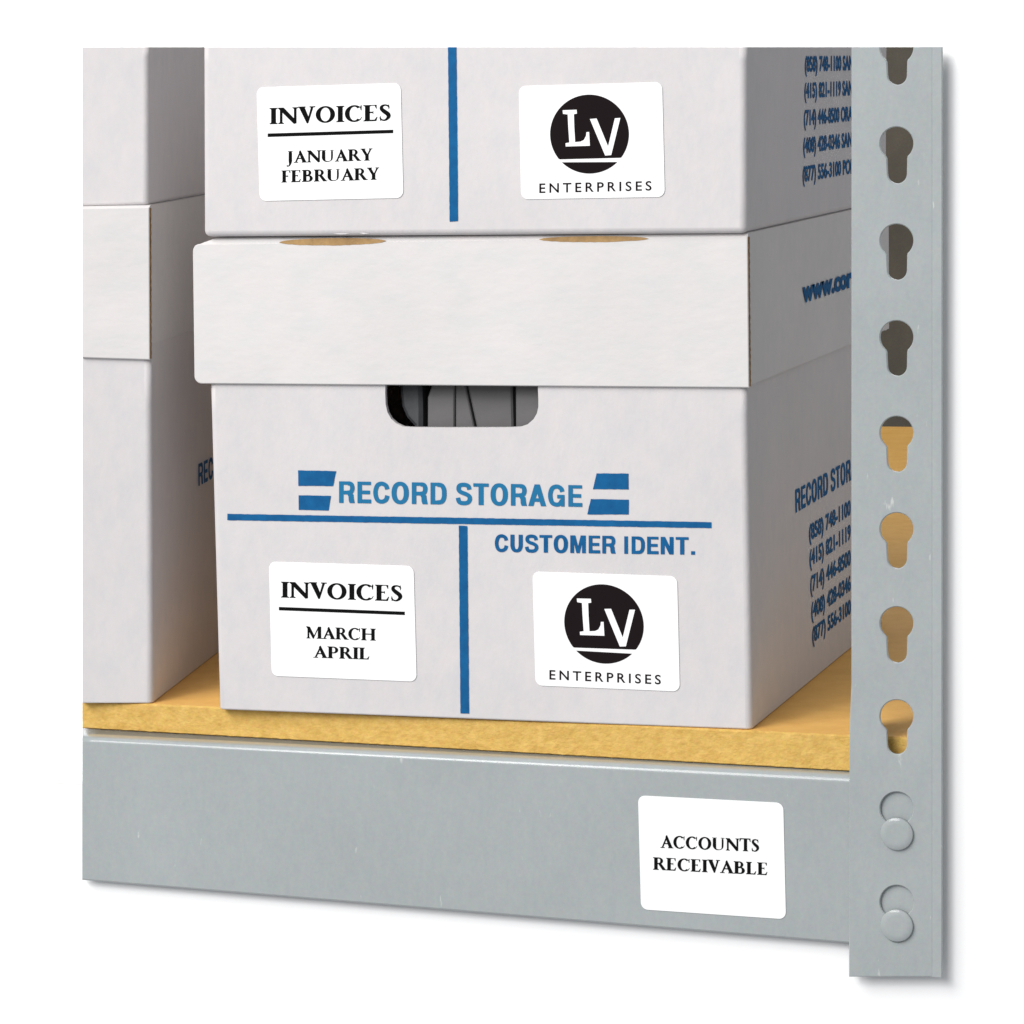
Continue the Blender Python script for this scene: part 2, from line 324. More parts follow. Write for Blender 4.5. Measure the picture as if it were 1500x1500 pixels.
def put_quads(name, quads, fr, out, parent, base, m, rag=0.0):
    bm = bmesh.new()
    for q in quads:
        pts = []
        for i in range(len(q)):
            a, b = q[i], q[(i+1) % len(q)]; n = max(1, int(math.hypot(b[0]-a[0], b[1]-a[1])/5)) if rag else 1
            for k in range(n):
                x = a[0]+(b[0]-a[0])*k/n; y = a[1]+(b[1]-a[1])*k/n
                pts.append((x+random.uniform(-rag, rag), y+random.uniform(-rag, rag)))
        vs = [bm.verts.new(fr.at(p[0], p[1], out)) for p in pts]
        for t in tessellate_polygon([[V((p[0], p[1], 0)) for p in pts]]): bm.faces.new([vs[i] for i in t])
    return link(name, bm, m, parent, base)

# ------------------------------------------------------------------ boxes
class Body:
    """cardboard body in frame fr: front corners as (x, z) bl br tl tr, depth back from the front"""
    def __init__(s, fr, bl, br, tl, tr, depth): s.fr, s.c, s.d = fr, (bl, br, tl, tr), depth; s.W = br[0]-bl[0]; s.H = tl[1]-bl[1]
    def P(s, x, y, z):                       # x 0..W from the left, y depth, z 0..H
        u = x/s.W; v = z/s.H; bl, br, tl, tr = s.c
        X = bl[0]*(1-u)*(1-v)+br[0]*u*(1-v)+tl[0]*(1-u)*v+tr[0]*u*v
        Z = bl[1]*(1-u)*(1-v)+br[1]*u*(1-v)+tl[1]*(1-u)*v+tr[1]*u*v
        return s.fr.P(X, Z, -y)
    def build(s, hole=None, r=0.003, t=0.003, rb=0.002):
        bm = bmesh.new(); Wd, D, H = s.W, s.d, s.H
        def plan(inset, rad):
            pts = []
            for cx, cy, a0 in ((Wd-rad, rad, 270), (Wd-rad, D-rad, 0), (rad, D-rad, 90), (rad, rad, 180)):
                for i in range(7):
                    a = math.radians(a0+15*i); q = max(rad-inset, 0.0002)
                    pts.append((cx+q*math.cos(a), cy+q*math.sin(a)))
            return pts
        lev = [(0, rb), (rb*.13, rb*.5), (rb*.5, rb*.13), (rb, 0)]
        zs = [rb+(H-rb)*k/6 for k in range(1, 7)]
        lev += [(z, 0) for z in zs]
        rings = [[bm.verts.new(s.P(x, y, z)) for x, y in plan(i, max(r, rb+.0003))] for z, i in lev]
        inner = [[bm.verts.new(s.P(x, y, z)) for x, y in plan(t, max(r, t+.0003))] for z in (t, H)]
        n = len(rings[0])
        for a, b in zip(rings, rings[1:]):
            for i in range(n):
                if i == n-1 and hole and a is not rings[0] and a is not rings[1] and a is not rings[2]: continue
                f = bm.faces.new((a[i], a[(i+1) % n], b[(i+1) % n], b[i])); f.smooth = (i % 7) != 6 or b in rings[:4]
        a, b = inner
        for i in range(n):
            if i == n-1 and hole: continue
            bm.faces.new((a[i], a[(i+1) % n], b[(i+1) % n], b[i]))
        bm.faces.new(rings[0]); bm.faces.new(inner[0])
        for i in range(n): bm.faces.new((rings[-1][i], rings[-1][(i+1) % n], inner[1][(i+1) % n], inner[1][i]))
        if hole:
            ra = max(r, rb+.0003)
            plate(bm, [(ra, rb), (Wd-ra, rb), (Wd-ra, H), (ra, H)], [hole], lambda x, z, d: s.P(x, d, z), t, 0.0)
        return bm
def loc_of(body, px, py):                    # photo pixel -> (x, z) in body coordinates of its front
    X, Z = body.fr.xz(px, py); bl, br, tl, tr = body.c
    v = (Z-(bl[1]+br[1])/2)/((tl[1]+tr[1]-bl[1]-br[1])/2)
    xl = bl[0]+(tl[0]-bl[0])*v; xr = br[0]+(tr[0]-br[0])*v; u = (X-xl)/(xr-xl)
    zb = bl[1]+(br[1]-bl[1])*u; zt = tl[1]+(tr[1]-tl[1])*u
    return (u*body.W, (Z-zb)/(zt-zb)*body.H)

def lid(fr, bl, br, tl, tr, zsl, zsr, depth, proud, round_left=True, back_drop=0.0):
    """telescope lid: front plate with raw right edge, side and back skirts, top with a turned front edge"""
    bm = bmesh.new(); Wd = br[0]-bl[0]; Hh = ((tl[1]-bl[1])+(tr[1]-br[1]))/2
    def W2(x, z, y):
        u = x/Wd; v = z/Hh
        X = bl[0]*(1-u)*(1-v)+br[0]*u*(1-v)+tl[0]*(1-u)*v+tr[0]*u*v
        Z = bl[1]*(1-u)*(1-v)+br[1]*u*(1-v)+tl[1]*(1-u)*v+tr[1]*u*v
        return fr.P(X, Z, proud-y)
    out = rounded(0, 0, Wd, Hh, 0.0042, 6, (1, 0, 0, 1))
    plate(bm, out, [], lambda x, z, d: W2(x, z, d), proud, 0.0005)
    # top sheet; its front edge turns down to meet the front plate
    n = 24; cols = []
    for i in range(n+1):
        u = i/n; zt = tl[1]+(tr[1]-tl[1])*u; zs = zsl+(zsr-zsl)*u; X = tl[0]+(tr[0]-tl[0])*u
        x_in = min(max(X, tl[0]+.0030), 1e9) if i == 0 else X
        zs -= .0042*max(0, 1-(X-tl[0])/.0055)**2 if round_left else 0
        c = [(min(zt-.0006, zs), proud-.0004), (zt+(zs-zt)*.55, proud-.0012), (zs-(zs-zt)*.12, proud-.0030), (zs, proud-.0060)]
        c += [(zs, -depth*k/6) for k in range(1, 7)]
        cols.append([bm.verts.new(fr.P(x_in, z, y)) for z, y in c])
    for a, b in zip(cols, cols[1:]):
        for k in range(len(a)-1):
            f = bm.faces.new((a[k], b[k], b[k+1], a[k+1])); f.smooth = k < 4
    # skirts: right, left, back (3 mm board)
    for (xb, xt, zb, zt, s) in ((br[0]-.0004, tr[0]-.0004, br[1]+.0010, zsr, -1), (bl[0]+.0005, tl[0]+.0005, bl[1]+.001, zsl, 1)):
        t = .0016*s
        box(bm, [fr.P(xb, zb, -.0002), fr.P(xb, zb, -depth), fr.P(xt, zt-(.0002 if s < 0 else .0045), -depth), fr.P(xt, zt-(.0002 if s < 0 else .0045), -.0002),
                 fr.P(xb+t, zb, -.0002), fr.P(xb+t, zb, -depth), fr.P(xt+t, zt-(.0006 if s < 0 else .0046), -depth), fr.P(xt+t, zt-(.0006 if s < 0 else .0046), -.0002)])
    box(bm, [fr.P(bl[0]+.002, bl[1], -depth), fr.P(br[0]-.002, br[1], -depth), fr.P(tr[0]-.002, zsr-.0004, -depth), fr.P(tl[0]+.002, zsl-.0004, -depth),
             fr.P(bl[0]+.002, bl[1], -depth+.003), fr.P(br[0]-.002, br[1], -depth+.003), fr.P(tr[0]-.002, zsr-.0008, -depth+.003), fr.P(tl[0]+.002, zsl-.0008, -depth+.003)])
    return bm
def raw_edge(fr, br, tr, proud):             # corrugated core showing at the right end of the lid's front plate
    bm = bmesh.new(); n = 70; rows = []
    for i in range(n+1):
        v = i/n; X = br[0]+(tr[0]-br[0])*v; Z = br[1]+.0006+(tr[1]-br[1]-.0012)*v
        w = .0005*noise.noise(V((0, 0, i*.45)))+.0003*math.sin(i*1.7); e = .00025*noise.noise(V((3, 1, i*.8)))
        rows.append([bm.verts.new(fr.P(X+.0001, Z, proud-.0003)), bm.verts.new(fr.P(X+.0006+e, Z, proud*.55)), bm.verts.new(fr.P(X+.0003+e*.5, Z, -.0008+w)), bm.verts.new(fr.P(X-.0008, Z, -.0008+w))])
    for a, b in zip(rows, rows[1:]):
        for k in range(3): bm.faces.new((a[k], b[k], b[k+1], a[k+1]))
    return bm

FR = Frame((0, 0, 0), (1, 0, 0), (0, -1, 0))                 # front of the right-hand stack
def side_frame(X): return Frame((X, 0, 0), (0, 1, 0), (1, 0, 0))

def rule(q): return q
def sticker(fr, out, tl, tr, br, bl, parent, base, radius=10):
    f = quadmap(fr, bl, br, tl, tr, out); w = (f(1, .5)-f(0, .5)).length; h = (f(.5, 1)-f(.5, 0)).length
    r = radius/2570*1.0; bm = bmesh.new()
    plate(bm, rounded(0, 0, w, h, r, 8), [], lambda x, z, d: f(x/w, z/h, .00018-d), .00018, .00005)
    return link('label', bm, M['label'], parent, base), f
def side_text(name, fr, txt, p0, h, x_end, nvis, parent, base, bold=0.0, out=0.0003, mname='blue', lean=None):
    """horizontal line of type on a box side: p0 baseline start pixel, h cap height there, x_end = pixel where the first nvis letters end"""
    a = fr.xz(*p0); hh = fr.xz(p0[0], p0[1]-h)[1]-a[1]; ye = fr.xz(x_end, p0[1]-50)[0]
    adv = lambda t: sum(HB[c][0] for c in t)
    full, vis = (adv(txt), adv(txt[:nvis])) if bold < 0 else (sans(txt, bold)[2], sans(txt[:nvis], bold)[2]); w = (ye-a[0])*full/vis
    def pt(u, v, e=0):
        z = a[1]+v*hh; k = out
        if lean: (x0, z0), (x1, z1), xm = lean; k += x0+(x1-x0)*(z-z0)/(z1-z0)-xm
        return fr.P(a[0]+u*w, z, k+e)
    if bold < 0: return put_bold(name, txt, pt, parent, base, M[mname])
    return put_sans(name, txt, pt, parent, base, M[mname], bold)

GROUP = 'white cardboard record storage boxes stacked on the shelf board'
# --- lower right box
bbase = V((-0.152, 0.185, 0.0))
low = thing('storage_box', 'white lidded record storage box with March April label, bottom of the right stack', 'storage box', bbase, GROUP)
B1 = Body(FR, FR.xz(320, 1040), FR.xz(1101.5, 1071), (FR.xz(306.5, 565)[0], .200), (FR.xz(1096.3, 568)[0]-.0011, .200), .352)
B1.c = ((B1.c[0][0], max(B1.c[0][1], .0002)), (B1.c[1][0], .0002), B1.c[2], B1.c[3]); B1.H = .1998
# extrapolate the top corners above the lid's lower edge
zl = FR.xz(306.5, 565)[1]; B1.c = (B1.c[0], B1.c[1], (B1.c[0][0]+(B1.c[2][0]-B1.c[0][0])*.2/zl, .2), (B1.c[1][0]+(B1.c[3][0]-B1.c[1][0])*.2/zl, .2))
hp = [(565, 545), (564.2, 575), (564.8, 592), (567.5, 604), (573, 613.5), (581, 620.5), (591, 625), (603, 625.8), (640, 626.2), (700, 626.2), (745, 626), (762, 625.2),
      (773, 621.5), (781.5, 614), (786.5, 605.5), (788.6, 596), (788.6, 585), (788, 570), (788, 545)]
hole = [loc_of(B1, *p) for p in hp]
body1 = link('body', B1.build(hole, r=.0035, rb=.0010), M['card'], low, bbase)
put_quads('ruled_line', [[(333, 762), (333, 752.7), (672, 758.4), (1042, 764.8), (1042, 773.6), (672, 767.6)]], FR, .0003, body1, bbase, M['blue'], .22)
put_quads('ruled_line', [[(672, 770), (684.4, 770.4), (687.2, 1045.2), (674.4, 1045)]], FR, .00034, body1, bbase, M['blue'], .2)
for q in ([(436.4, 689), (492.4, 690), (488, 712), (437, 711.6)], [(437.4, 725.4), (484.8, 726.4), (481.4, 748), (437.6, 746.8)],
          [(874, 693.4), (920.6, 693.6), (920.8, 716.8), (868.4, 716.6)], [(865.6, 731), (921, 732), (921, 753.7), (860, 753.5)]):
    put_quads('printed_block', [q], FR, .0003, body1, bbase, M['blue'], .22)
put_bold('lettering', 'RECORD', quadmap(FR, (496.6, 736.6), (654, 739), (496.6, 705), (654, 707.2), .0003), body1, bbase, M['blue2'])
put_bold('lettering', 'STORAGE', quadmap(FR, (667.5, 739.2), (852.9, 742.5), (667.5, 707.4), (852.9, 710.8), .0003), body1, bbase, M['blue2'])
put_bold('lettering', 'CUSTOMER', quadmap(FR, (724.7, 808.4), (901.6, 811), (724.7, 782.8), (901.6, 785), .0003), body1, bbase, M['blue'])
put_bold('lettering', 'IDENT.', quadmap(FR, (914.4, 811.2), (1018, 812.6), (914.4, 785.6), (1018, 787), .0003), body1, bbase, M['blue'])
SX = FR.xz(1099, 900)[0]; SF = side_frame(SX)
side_text('lettering', SF, 'RECORD STORAGE', (1165.5, 751.5), 34, 1246.5, 11, body1, bbase, -1, lean=(B1.c[1], B1.c[3], SX))
for t, x, yb, h, n in (('(858) 748-1100 SAN DIEGO', 1185.2, 793, 24, 15), ('(415) 821-1119 SAN FRANCISCO', 1185.8, 830.5, 24, 15), ('(714) 446-8500 ORANGE', 1186.8, 869, 24, 14),
                       ('(408) 428-0346 SAN JOSE', 1188.2, 907.5, 24, 14), ('(877) 556-3100 POINTS', 1189.5, 942.5, 23, 14)):
    side_text('lettering', SF, t, (x, yb), h, 1246, n, body1, bbase, .034, lean=(B1.c[1], B1.c[3], SX))
# lid of the lower right box
LP = .0024
def lxz(fr, x, y): return fr.xz(x, y, LP)
lid_bl, lid_br, lid_tl, lid_tr = lxz(FR, 284.6, 562), lxz(FR, 1097.2, 568), lxz(FR, 282, 357.5), lxz(FR, 1095.2, 345.5)
zsl, zsr = FR.xz(284, 347.5)[1], FR.xz(1094, 340.5)[1]
lid1 = link('lid', lid(FR, lid_bl, lid_br, lid_tl, lid_tr, zsl, zsr, .374, LP), M['lid'], low, bbase)
link('raw_edge', raw_edge(FR, lid_br, lid_tr, LP), M['kraft'], lid1, bbase)
LS = side_frame(lid_br[0]+.0000)
side_text('lettering', LS, 'www.cor', (1175, 444.5), 33, 1248, 7, lid1, bbase, .05, .0003)
def lens(x0, x1, yt, yb, tilt, parent, base):  # hand slot in the lid's turned front edge, brown board core showing
    n = 26; up, dn = [], []
    for i in range(n+1):
        u = i/n; x = x0+(x1-x0)*u; k = math.sin(math.pi*min(1, max(0, u)))**.45 if 0 < u < 1 else 0
        dn.append((x, (yt+yb)/2+tilt*(u-.5)+(yb-yt)/2*k+random.uniform(-.35, .35))); up.append((x, (yt+yb)/2+tilt*(u-.5)-(yb-yt)/2*k*.9))
    bm = bmesh.new(); a = [bm.verts.new(FR.at(*p, LP+.0002)) for p in dn]; b = [bm.verts.new(FR.at(*p, LP+.0001)) for p in up]
    c = [bm.verts.new(FR.at(p[0], p[1], LP-.0005)) for p in dn]
    for i in range(n):
        bm.faces.new((a[i], a[i+1], b[i+1], b[i])); bm.faces.new((c[i], c[i+1], a[i+1], a[i]))
    bmesh.ops.remove_doubles(bm, verts=bm.verts[:], dist=1e-6)
    return link('hand_slot', bm, M['slot'], parent, base)
lens(409, 565, 348.2, 359.4, -2.0, lid1, bbase)
lens(790, 950, 345.4, 354.6, -1.0, lid1, bbase)
# labels of the lower right box
lb, f = sticker(FR, .0003, (394, 822.5), (606, 829), (610.5, 998.5), (398, 990), low, bbase)
lb['label'] = 'white label reading INVOICES MARCH APRIL'
put_serif('lettering', 'INVOICES', quadmap(FR, (411.5, 875.2), (589.3, 881), (411.5, 852), (589.3, 857.6), .0006), lb, bbase, M['black'])
put_quads('ruled_line', [[(408.5, 894), (408.5, 889), (593, 896), (593, 901)]], FR, .0006, lb, bbase, M['black'])
put_serif('lettering', 'MARCH', quadmap(FR, (448.5, 935), (550.5, 938.5), (448.5, 917.8), (550.5, 921), .0006), lb, bbase, M['black'])
put_serif('lettering', 'APRIL', quadmap(FR, (459, 963.3), (541, 966.2), (459, 946), (541, 949), .0006), lb, bbase, M['black'])

# company logo, drawn once in the pixels of the upper label and carried over to the lower one
L2 = ((760, 126), (970, 120), (974, 288.5), (763.5, 292)); L4 = ((780, 837), (992, 844), (996, 1013), (784.5, 1004))
def st(x, y):
    tl, tr, br, bl = [V(p) for p in L2]; s = t = .5
    for _ in range(12):
        p = tl*(1-s)*(1-t)+tr*s*(1-t)+bl*(1-s)*t+br*s*t; e = V((x, y))-p
        du = (tr-tl)*(1-t)+(br-bl)*t; dv = (bl-tl)*(1-s)+(br-tr)*s; D = du.x*dv.y-du.y*dv.x
        s += (e.x*dv.y-e.y*dv.x)/D; t += (du.x*e.y-du.y*e.x)/D
    return s, t
def logo(fr, quad, parent, base, name_px):
    tl, tr, br, bl = quad; f = quadmap(fr, bl, br, tl, tr, .0006)
    pp = lambda x, y, e=0: (lambda q: f(q[0], 1-q[1], e))(st(x, y))
    bm = bmesh.new(); cx, cy, R = 864, 196.3, 57.8
    sl = lambda x: 232.3-(x-864)*.026                 # the white bar cuts the disc in two
    for side in (0, 1):
        pts = []
        for i in range(121):
            a = 2*math.pi*i/120; x = cx+R*math.cos(a); y = cy+R*math.sin(a)
            if side == 0: y = min(y, sl(x)-0.2)
            else: y = max(y, sl(x)+4.2)
            if side == 0 or True: pts.append((x, y))
        keep = []
        for x, y in pts:
            lim = sl(x)-.2 if side == 0 else sl(x)+4.2
            half = math.sqrt(max(0, R*R-(lim-cy)**2)); x = min(max(x, cx-half), cx+half) if ((side == 0 and y >= lim-.01) or (side == 1 and y <= lim+.01)) else x
            if not keep or (abs(keep[-1][0]-x)+abs(keep[-1][1]-y)) > .05: keep.append((x, y))
        vs = [bm.verts.new(pp(x, y)) for x, y in keep]
        for t in tessellate_polygon([[V((x, y, 0)) for x, y in keep]]):
            try: bm.faces.new([vs[i] for i in t])
            except ValueError: pass
    link('logo_disc', bm, M['logo'], parent, base)
    q = lambda X, Y: (720+X/3.75, 60+Y/3.75)
    def pol(nm, polys):
        bm = bmesh.new()
        for k, pl in enumerate(polys):
            pts = [q(*p) for p in pl]; vs = [bm.verts.new(pp(x, y, .00006+k*8e-6)) for x, y in pts]
            for t in tessellate_polygon([[V((x, y, 0)) for x, y in pts]]): bm.faces.new([vs[i] for i in t])
        link(nm, bm, M['label'], parent, base)
    pol('logo_letter', [[(393, 380), (470, 377), (472, 398), (455, 402), (457, 470), (462, 555), (492, 552), (510, 543), (522, 520), (524, 500), (539, 499), (543, 575), (410, 579), (409, 561), (430, 557), (424, 470), (421, 403), (395, 400)]])
    pol('logo_letter', [[(543, 428), (580, 425), (643, 578), (680, 424), (710, 422), (660, 626), (627, 629)]])
    put_sans('lettering', 'ENTERPRISES', quadmap(fr, *name_px, .0006), parent, base, M['logo'], .014, 1.42)
lb, f = sticker(FR, .0003, *L4, low, bbase); lb['label'] = 'white label with round black LV logo'
logo(FR, L4, lb, bbase, ((804.8, 995.3), (968, 1002.6), (804.8, 981.4), (968, 988.8)))

# --- folders inside the lower right box, seen through its hand hole
FG = 'grey folders standing in the lower right box'
def folder(px, label, m, out, tilt=0.0, rnd=.0015):
    fr = Frame((0, -out, 0), (1, 0, 0), (0, -1, 0))
    pts = [fr.xz(*p) for p in px]; base = V((sum(p[0] for p in pts)/len(pts), -out+.1, .015)); bm = bmesh.new()
    plate(bm, pts, [], lambda x, z, d: V((x+d*tilt, -out+d, z)), .25, rnd)
    link('folder', bm, m, None, base); o = bpy.context.scene.collection.objects[-1]
    o['label'] = label; o['category'] = 'folder'; o['group'] = FG
def strip(tl, tr, br, bl): # extend a spine from the hole down and up inside the box
    e = lambda a, b, k: (a[0]+(b[0]-a[0])*k, a[1]+(b[1]-a[1])*k)
    return [e(bl, tl, 1.55), e(br, tr, 1.55), e(br, tr, -.9), e(bl, tl, -.9)]
folder([(585, 540), (612, 540), (617, 570), (618, 600), (618, 700), (612, 700), (606, 624), (595, 612), (588, 596), (585.5, 575)], 'dark curved folder spine at the left end of the hand hole', M['folderdark'], -.0125, 0, .002)
folder([(630, 530), (665, 530), (665.3, 700), (626, 700), (626.5, 582), (632, 566)], 'grey folder spine with a cut top corner, second from left in the hand hole', M['folder'], -.0085, 0, .0006)
folder(strip((667, 566), (681.5, 566), (694.5, 626), (667, 626)), 'narrow grey folder spine with a slanting right edge', M['folder'], -.0100, 0, .0006)
folder(strip((684.5, 566), (750, 566), (751.5, 626), (698, 626)), 'widest grey folder spine, right of the slanting gap', M['folder'], -.0110, 0, .0010)
folder(strip((755, 566), (800, 566), (800, 626), (755.5, 626)), 'grey folder spine at the right end of the hand hole', M['folder'], -.0075, 0, .0008)

FU = Frame((0, -.0062, 0), (1, 0, 0), (0, -1, 0))     # the upper box stands a little forward of the one below
# --- upper right box (cut through at the top of the picture)
ubase = V((-0.152, 0.185, zsr))
up = thing('storage_box', 'white record storage box with January February label, standing on top of the right stack', 'storage box', ubase, GROUP)
ubl, ubr = FU.xz(297.2, 347), FU.xz(1093.2, 342); utl, utr = FU.xz(296.2, 40), FU.xz(1093.0, 40)
zl = ubl[1]
B2 = Body(FU, ubl, ubr, utl, utr, .371)
bm = B2.build(None, r=.0032, rb=.0034); section(bm, TOPCUT)
body2 = link('body', bm, M['card'], up, ubase)
put_quads('ruled_line', [[(656.2, 69), (668.6, 69), (671, 324), (658.6, 324.6)]], FU, .0003, body2, ubase, M['blue'], .2)
SX2 = FU.xz(1093.1, 250)[0]; SF2 = side_frame(SX2)
for t, x, yb, h, n in (('(858) 748-1100 SAN DIEGO', 1176.8, 105.5, 23, 18), ('(415) 821-1119 SAN FRANCISCO', 1176.6, 144.5, 23, 18), ('(714) 446-8500 ORANGE', 1176.4, 184.5, 23, 18),
                       ('(408) 428-0346 SAN JOSE', 1176, 225, 23, 18), ('(877) 556-3100 POINTS', 1175.6, 267, 23, 18)):
    side_text('lettering', SF2, t, (x, yb), h, 1247, n, body2, ubase, .034, lean=(ubr, utr, SX2))
for x, y, w, h in ((500, 342, 24, 1.4), (534, 341.5, 15, 2.2)):
    pts = [(x-w/2, y+random.uniform(-.6, .6)), (x-w*.2, y-h*random.uniform(.2, .6)), (x+w*.15, y-h*random.uniform(.1, .5)), (x+w/2, y), (x+w*.2, y+h*random.uniform(.5, .9)), (x-w*.1, y+h*random.uniform(.5, 1))]
    bm = bmesh.new(); bm.faces.new([bm.verts.new(FU.at(a, b, .0003+.0004*random.random())) for a, b in pts])   # scuffed paper along the lower edge
    link('torn_paper', bm, M['card'], body2, ubase)
lb, f = sticker(FU, .0003, (376, 128), (587, 121.5), (591, 290), (380.5, 294.5), up, ubase); lb['label'] = 'white label reading INVOICES JANUARY FEBRUARY'
put_serif('lettering', 'INVOICES', quadmap(FU, (394.7, 182), (572.3, 176.6), (394.7, 158.2), (572.3, 152.8), .0006), lb, ubase, M['black'])
put_quads('ruled_line', [[(392, 200.7), (392, 195.5), (576, 190), (576, 195)]], FU, .0006, lb, ubase, M['black'])
put_serif('lettering', 'JANUARY', quadmap(FU, (419.6, 238.8), (545.6, 235.0), (419.6, 221.4), (545.6, 217.8), .0006), lb, ubase, M['black'])
put_serif('lettering', 'FEBRUARY', quadmap(FU, (412, 267.4), (555.5, 263.1), (412, 249.8), (555.5, 245.6), .0006), lb, ubase, M['black'])
lb, f = sticker(FU, .0003, *L2, up, ubase); lb['label'] = 'white label with round black LV logo'
logo(FU, L2, lb, ubase, ((790, 282.8), (954.4, 279), (790, 268.8), (954.4, 265.2)))

# --- left stack, turned a little and running out of the section at its left
LO = V((-0.3497692, 0.0100365, 0)); ey = V((-0.0254, 0.1505, 0)).normalized(); ex = V((ey.y, -ey.x, 0))
FL = Frame(LO, ex, -ey)
def ext(fr, a, b, X, out=0.0):               # straight line through two pixels, continued to x = X
    p, q = fr.xz(*a, out), fr.xz(*b, out); return (X, p[1]+(q[1]-p[1])*(X-p[0])/(q[0]-p[0]))
lbase = LO + ex*(-.15) + ey*.18
ll = thing('storage_box', 'white lidded storage box at the bottom of the left stack, cut off at the left', 'storage box', lbase, GROUP)
k = FL.xz(223.8, 1031.3); tR = FL.xz(220.5, 505)
B3 = Body(FL, (k[0]-.305, .0002), (k[0], .0002), (k[0]-.305, tR[1]), tR, .371)
bm = B3.build(None, r=.0035, rb=.0010); section(bm, LEFTCUT)
body3 = link('body', bm, M['card'], ll, lbase)
SL = Frame(FL.P((k[0]+tR[0])/2, 0), ey, ex)
side_text('lettering', SL, 'RECORD STORAGE', (289.4, 712.2), 33, 310.5, 3, body3, lbase, -1, lean=(k, tR, (k[0]+tR[0])/2))
br_, tr_ = FL.xz(219.4, 527.2, LP), FL.xz(218.7, 303.2, LP)
bl_ = ext(FL, (121, 524), (218, 527), br_[0]-.31, LP); tl_ = ext(FL, (121, 305), (218, 303.4), tr_[0]-.31, LP)
zs_r = FL.xz(218.5, 300.2)[1]; zs_l = zs_r+(tl_[1]-tr_[1])+.0004
bm = lid(FL, bl_, br_, tl_, tr_, zs_l, zs_r, .374, LP); section(bm, LEFTCUT)
lid3 = link('lid', bm, M['lid'], ll, lbase)
link('raw_edge', raw_edge(FL, br_, tr_, LP), M['kraft'], lid3, lbase)
ub2 = lbase+V((0, 0, zs_r))
lu = thing('storage_box', 'plain white unlabelled storage box on top of the left stack, cut off at the left', 'storage box', ub2, GROUP)
a = FL.xz(217.4, 300.5); b = FL.xz(217.2, 40)
B4 = Body(FL, (a[0]-.305, zs_l), a, (a[0]-.305, b[1]), b, .371)
bm = B4.build(None, r=.0032, rb=.0022); section(bm, LEFTCUT); section(bm, TOPCUT)
link('body', bm, M['card'], lu, ub2)

# ------------------------------------------------------------------ shelf board
bl3 = V((-0.39365, 0.010226, 0)); br3 = V((0.0531, -0.003746, 0)); dirb = (br3-bl3)/(br3.x-bl3.x)
def bedge(X): return bl3+dirb*(X-bl3.x)
zbl = (CAM+ray(120, 1067)*((.0102-CAM.y)/ray(120, 1067).y)).z; zbr = (CAM+ray(1245, 1130)*((-.0037-CAM.y)/ray(1245, 1130).y)).z
def zbot(X): return zbl+(zbr-zbl)*(X-bl3.x)/(br3.x-bl3.x)
bm = bmesh.new(); X0, X1, YB = -.62, .0985, 1.4833; n = 260; cols = []
for i in range(n+1):
    X = X0+(X1-X0)*i/n; e = bedge(X); j = lambda s: .0005*noise.noise(V((X*260, s, 0)))+.0002*noise.noise(V((X*900, s, 3)))
    zb = zbot(X)
    pts = [(e.x, YB, 0), (e.x, e.y+.0012+j(1), 0), (e.x, e.y+j(2), -.0009+j(3)*.8)] + [(e.x, e.y+j(4+k)*.6, -.0009+(zb+.0017)*k/4) for k in (1, 2, 3)] + [(e.x, e.y+j(8), zb+.0006+j(9)), (e.x, e.y+.001, zb), (e.x, YB, zb)]
    cols.append([bm.verts.new(p) for p in pts])
for a, b in zip(cols, cols[1:]):
    m_ = len(a)
    for k in range(m_):
        f = bm.faces.new((a[k], b[k], b[(k+1) % m_], a[(k+1) % m_])); f.material_index = 0 if k in (0, m_-1, m_-2) else 1
for c in (cols[0], cols[-1]): bm.faces.new(c).material_index = 1
section(bm, LEFTCUT)
sb = link('shelf_board', bm, [M['boardtop'], M['board']], None, V((-.15, .5, 0)))
sb['label'] = 'thick yellow-brown fibreboard shelf under the white boxes with rough front edge'; sb['category'] = 'shelf board'

# ------------------------------------------------------------------ rack: beam, upright post, rivets
rbase = V((-.15, -.012, -.12))
rack = thing('storage_rack', 'grey painted steel rack with front beam and keyhole-slotted upright post on the right', 'storage rack', rbase)
BF = Frame((0, -.0125, 0), (1, 0, 0), (0, -1, 0))
t0, t1, b0, b1 = BF.xz(120, 1087), BF.xz(1243, 1147), BF.xz(120, 1290), BF.xz(1243, 1382.5)
lin = lambda p, q, X: p[1]+(q[1]-p[1])*(X-p[0])/(q[0]-p[0])
bm = bmesh.new(); cols = []; XA, XB = -.43, BF.xz(1346, 1250)[0]; n = 60; th = .0015
for i in range(n+1):
    X = XA+(XB-XA)*i/n; zt = lin(t0, t1, X); zb = lin(b0, b1, X); top = zbot(X)-.00025; h = top-zt
    pr = [(-.0095, zb), (-.0115, zb+.0002), (-.0125, zb+.0012)]
    pr += [(-.0125, zb+(zt-zb)*k/6) for k in range(1, 7)]
    pr += [(-.0125+.0042*(1-math.cos(math.radians(a))), zt+h*math.sin(math.radians(a))) for a in (12, 25, 38, 52, 66, 78, 90)]
    pr += [(.035, top), (.035, top-th), (-.0080, top-th), (-.0125+th, zt), (-.0125+th, zb+.002), (-.0095, zb+.001)]
    cols.append([bm.verts.new((X, y, z)) for y, z in pr])
for a, b in zip(cols, cols[1:]):
    m_ = len(a)
    for k in range(m_): f = bm.faces.new((a[k], b[k], b[(k+1) % m_], a[(k+1) % m_])); f.smooth = 7 < k < 16
for c in (cols[0], cols[-1]): bm.faces.new(c)
section(bm, LEFTCUT)
beam = link('front_beam', bm, M['steel'], rack, rbase)
lb, f = sticker(BF, .0002, (934.7, 1165), (1147.5, 1176), (1151.5, 1346.6), (939, 1332), rack, rbase); lb['label'] = 'white label reading ACCOUNTS RECEIVABLE'
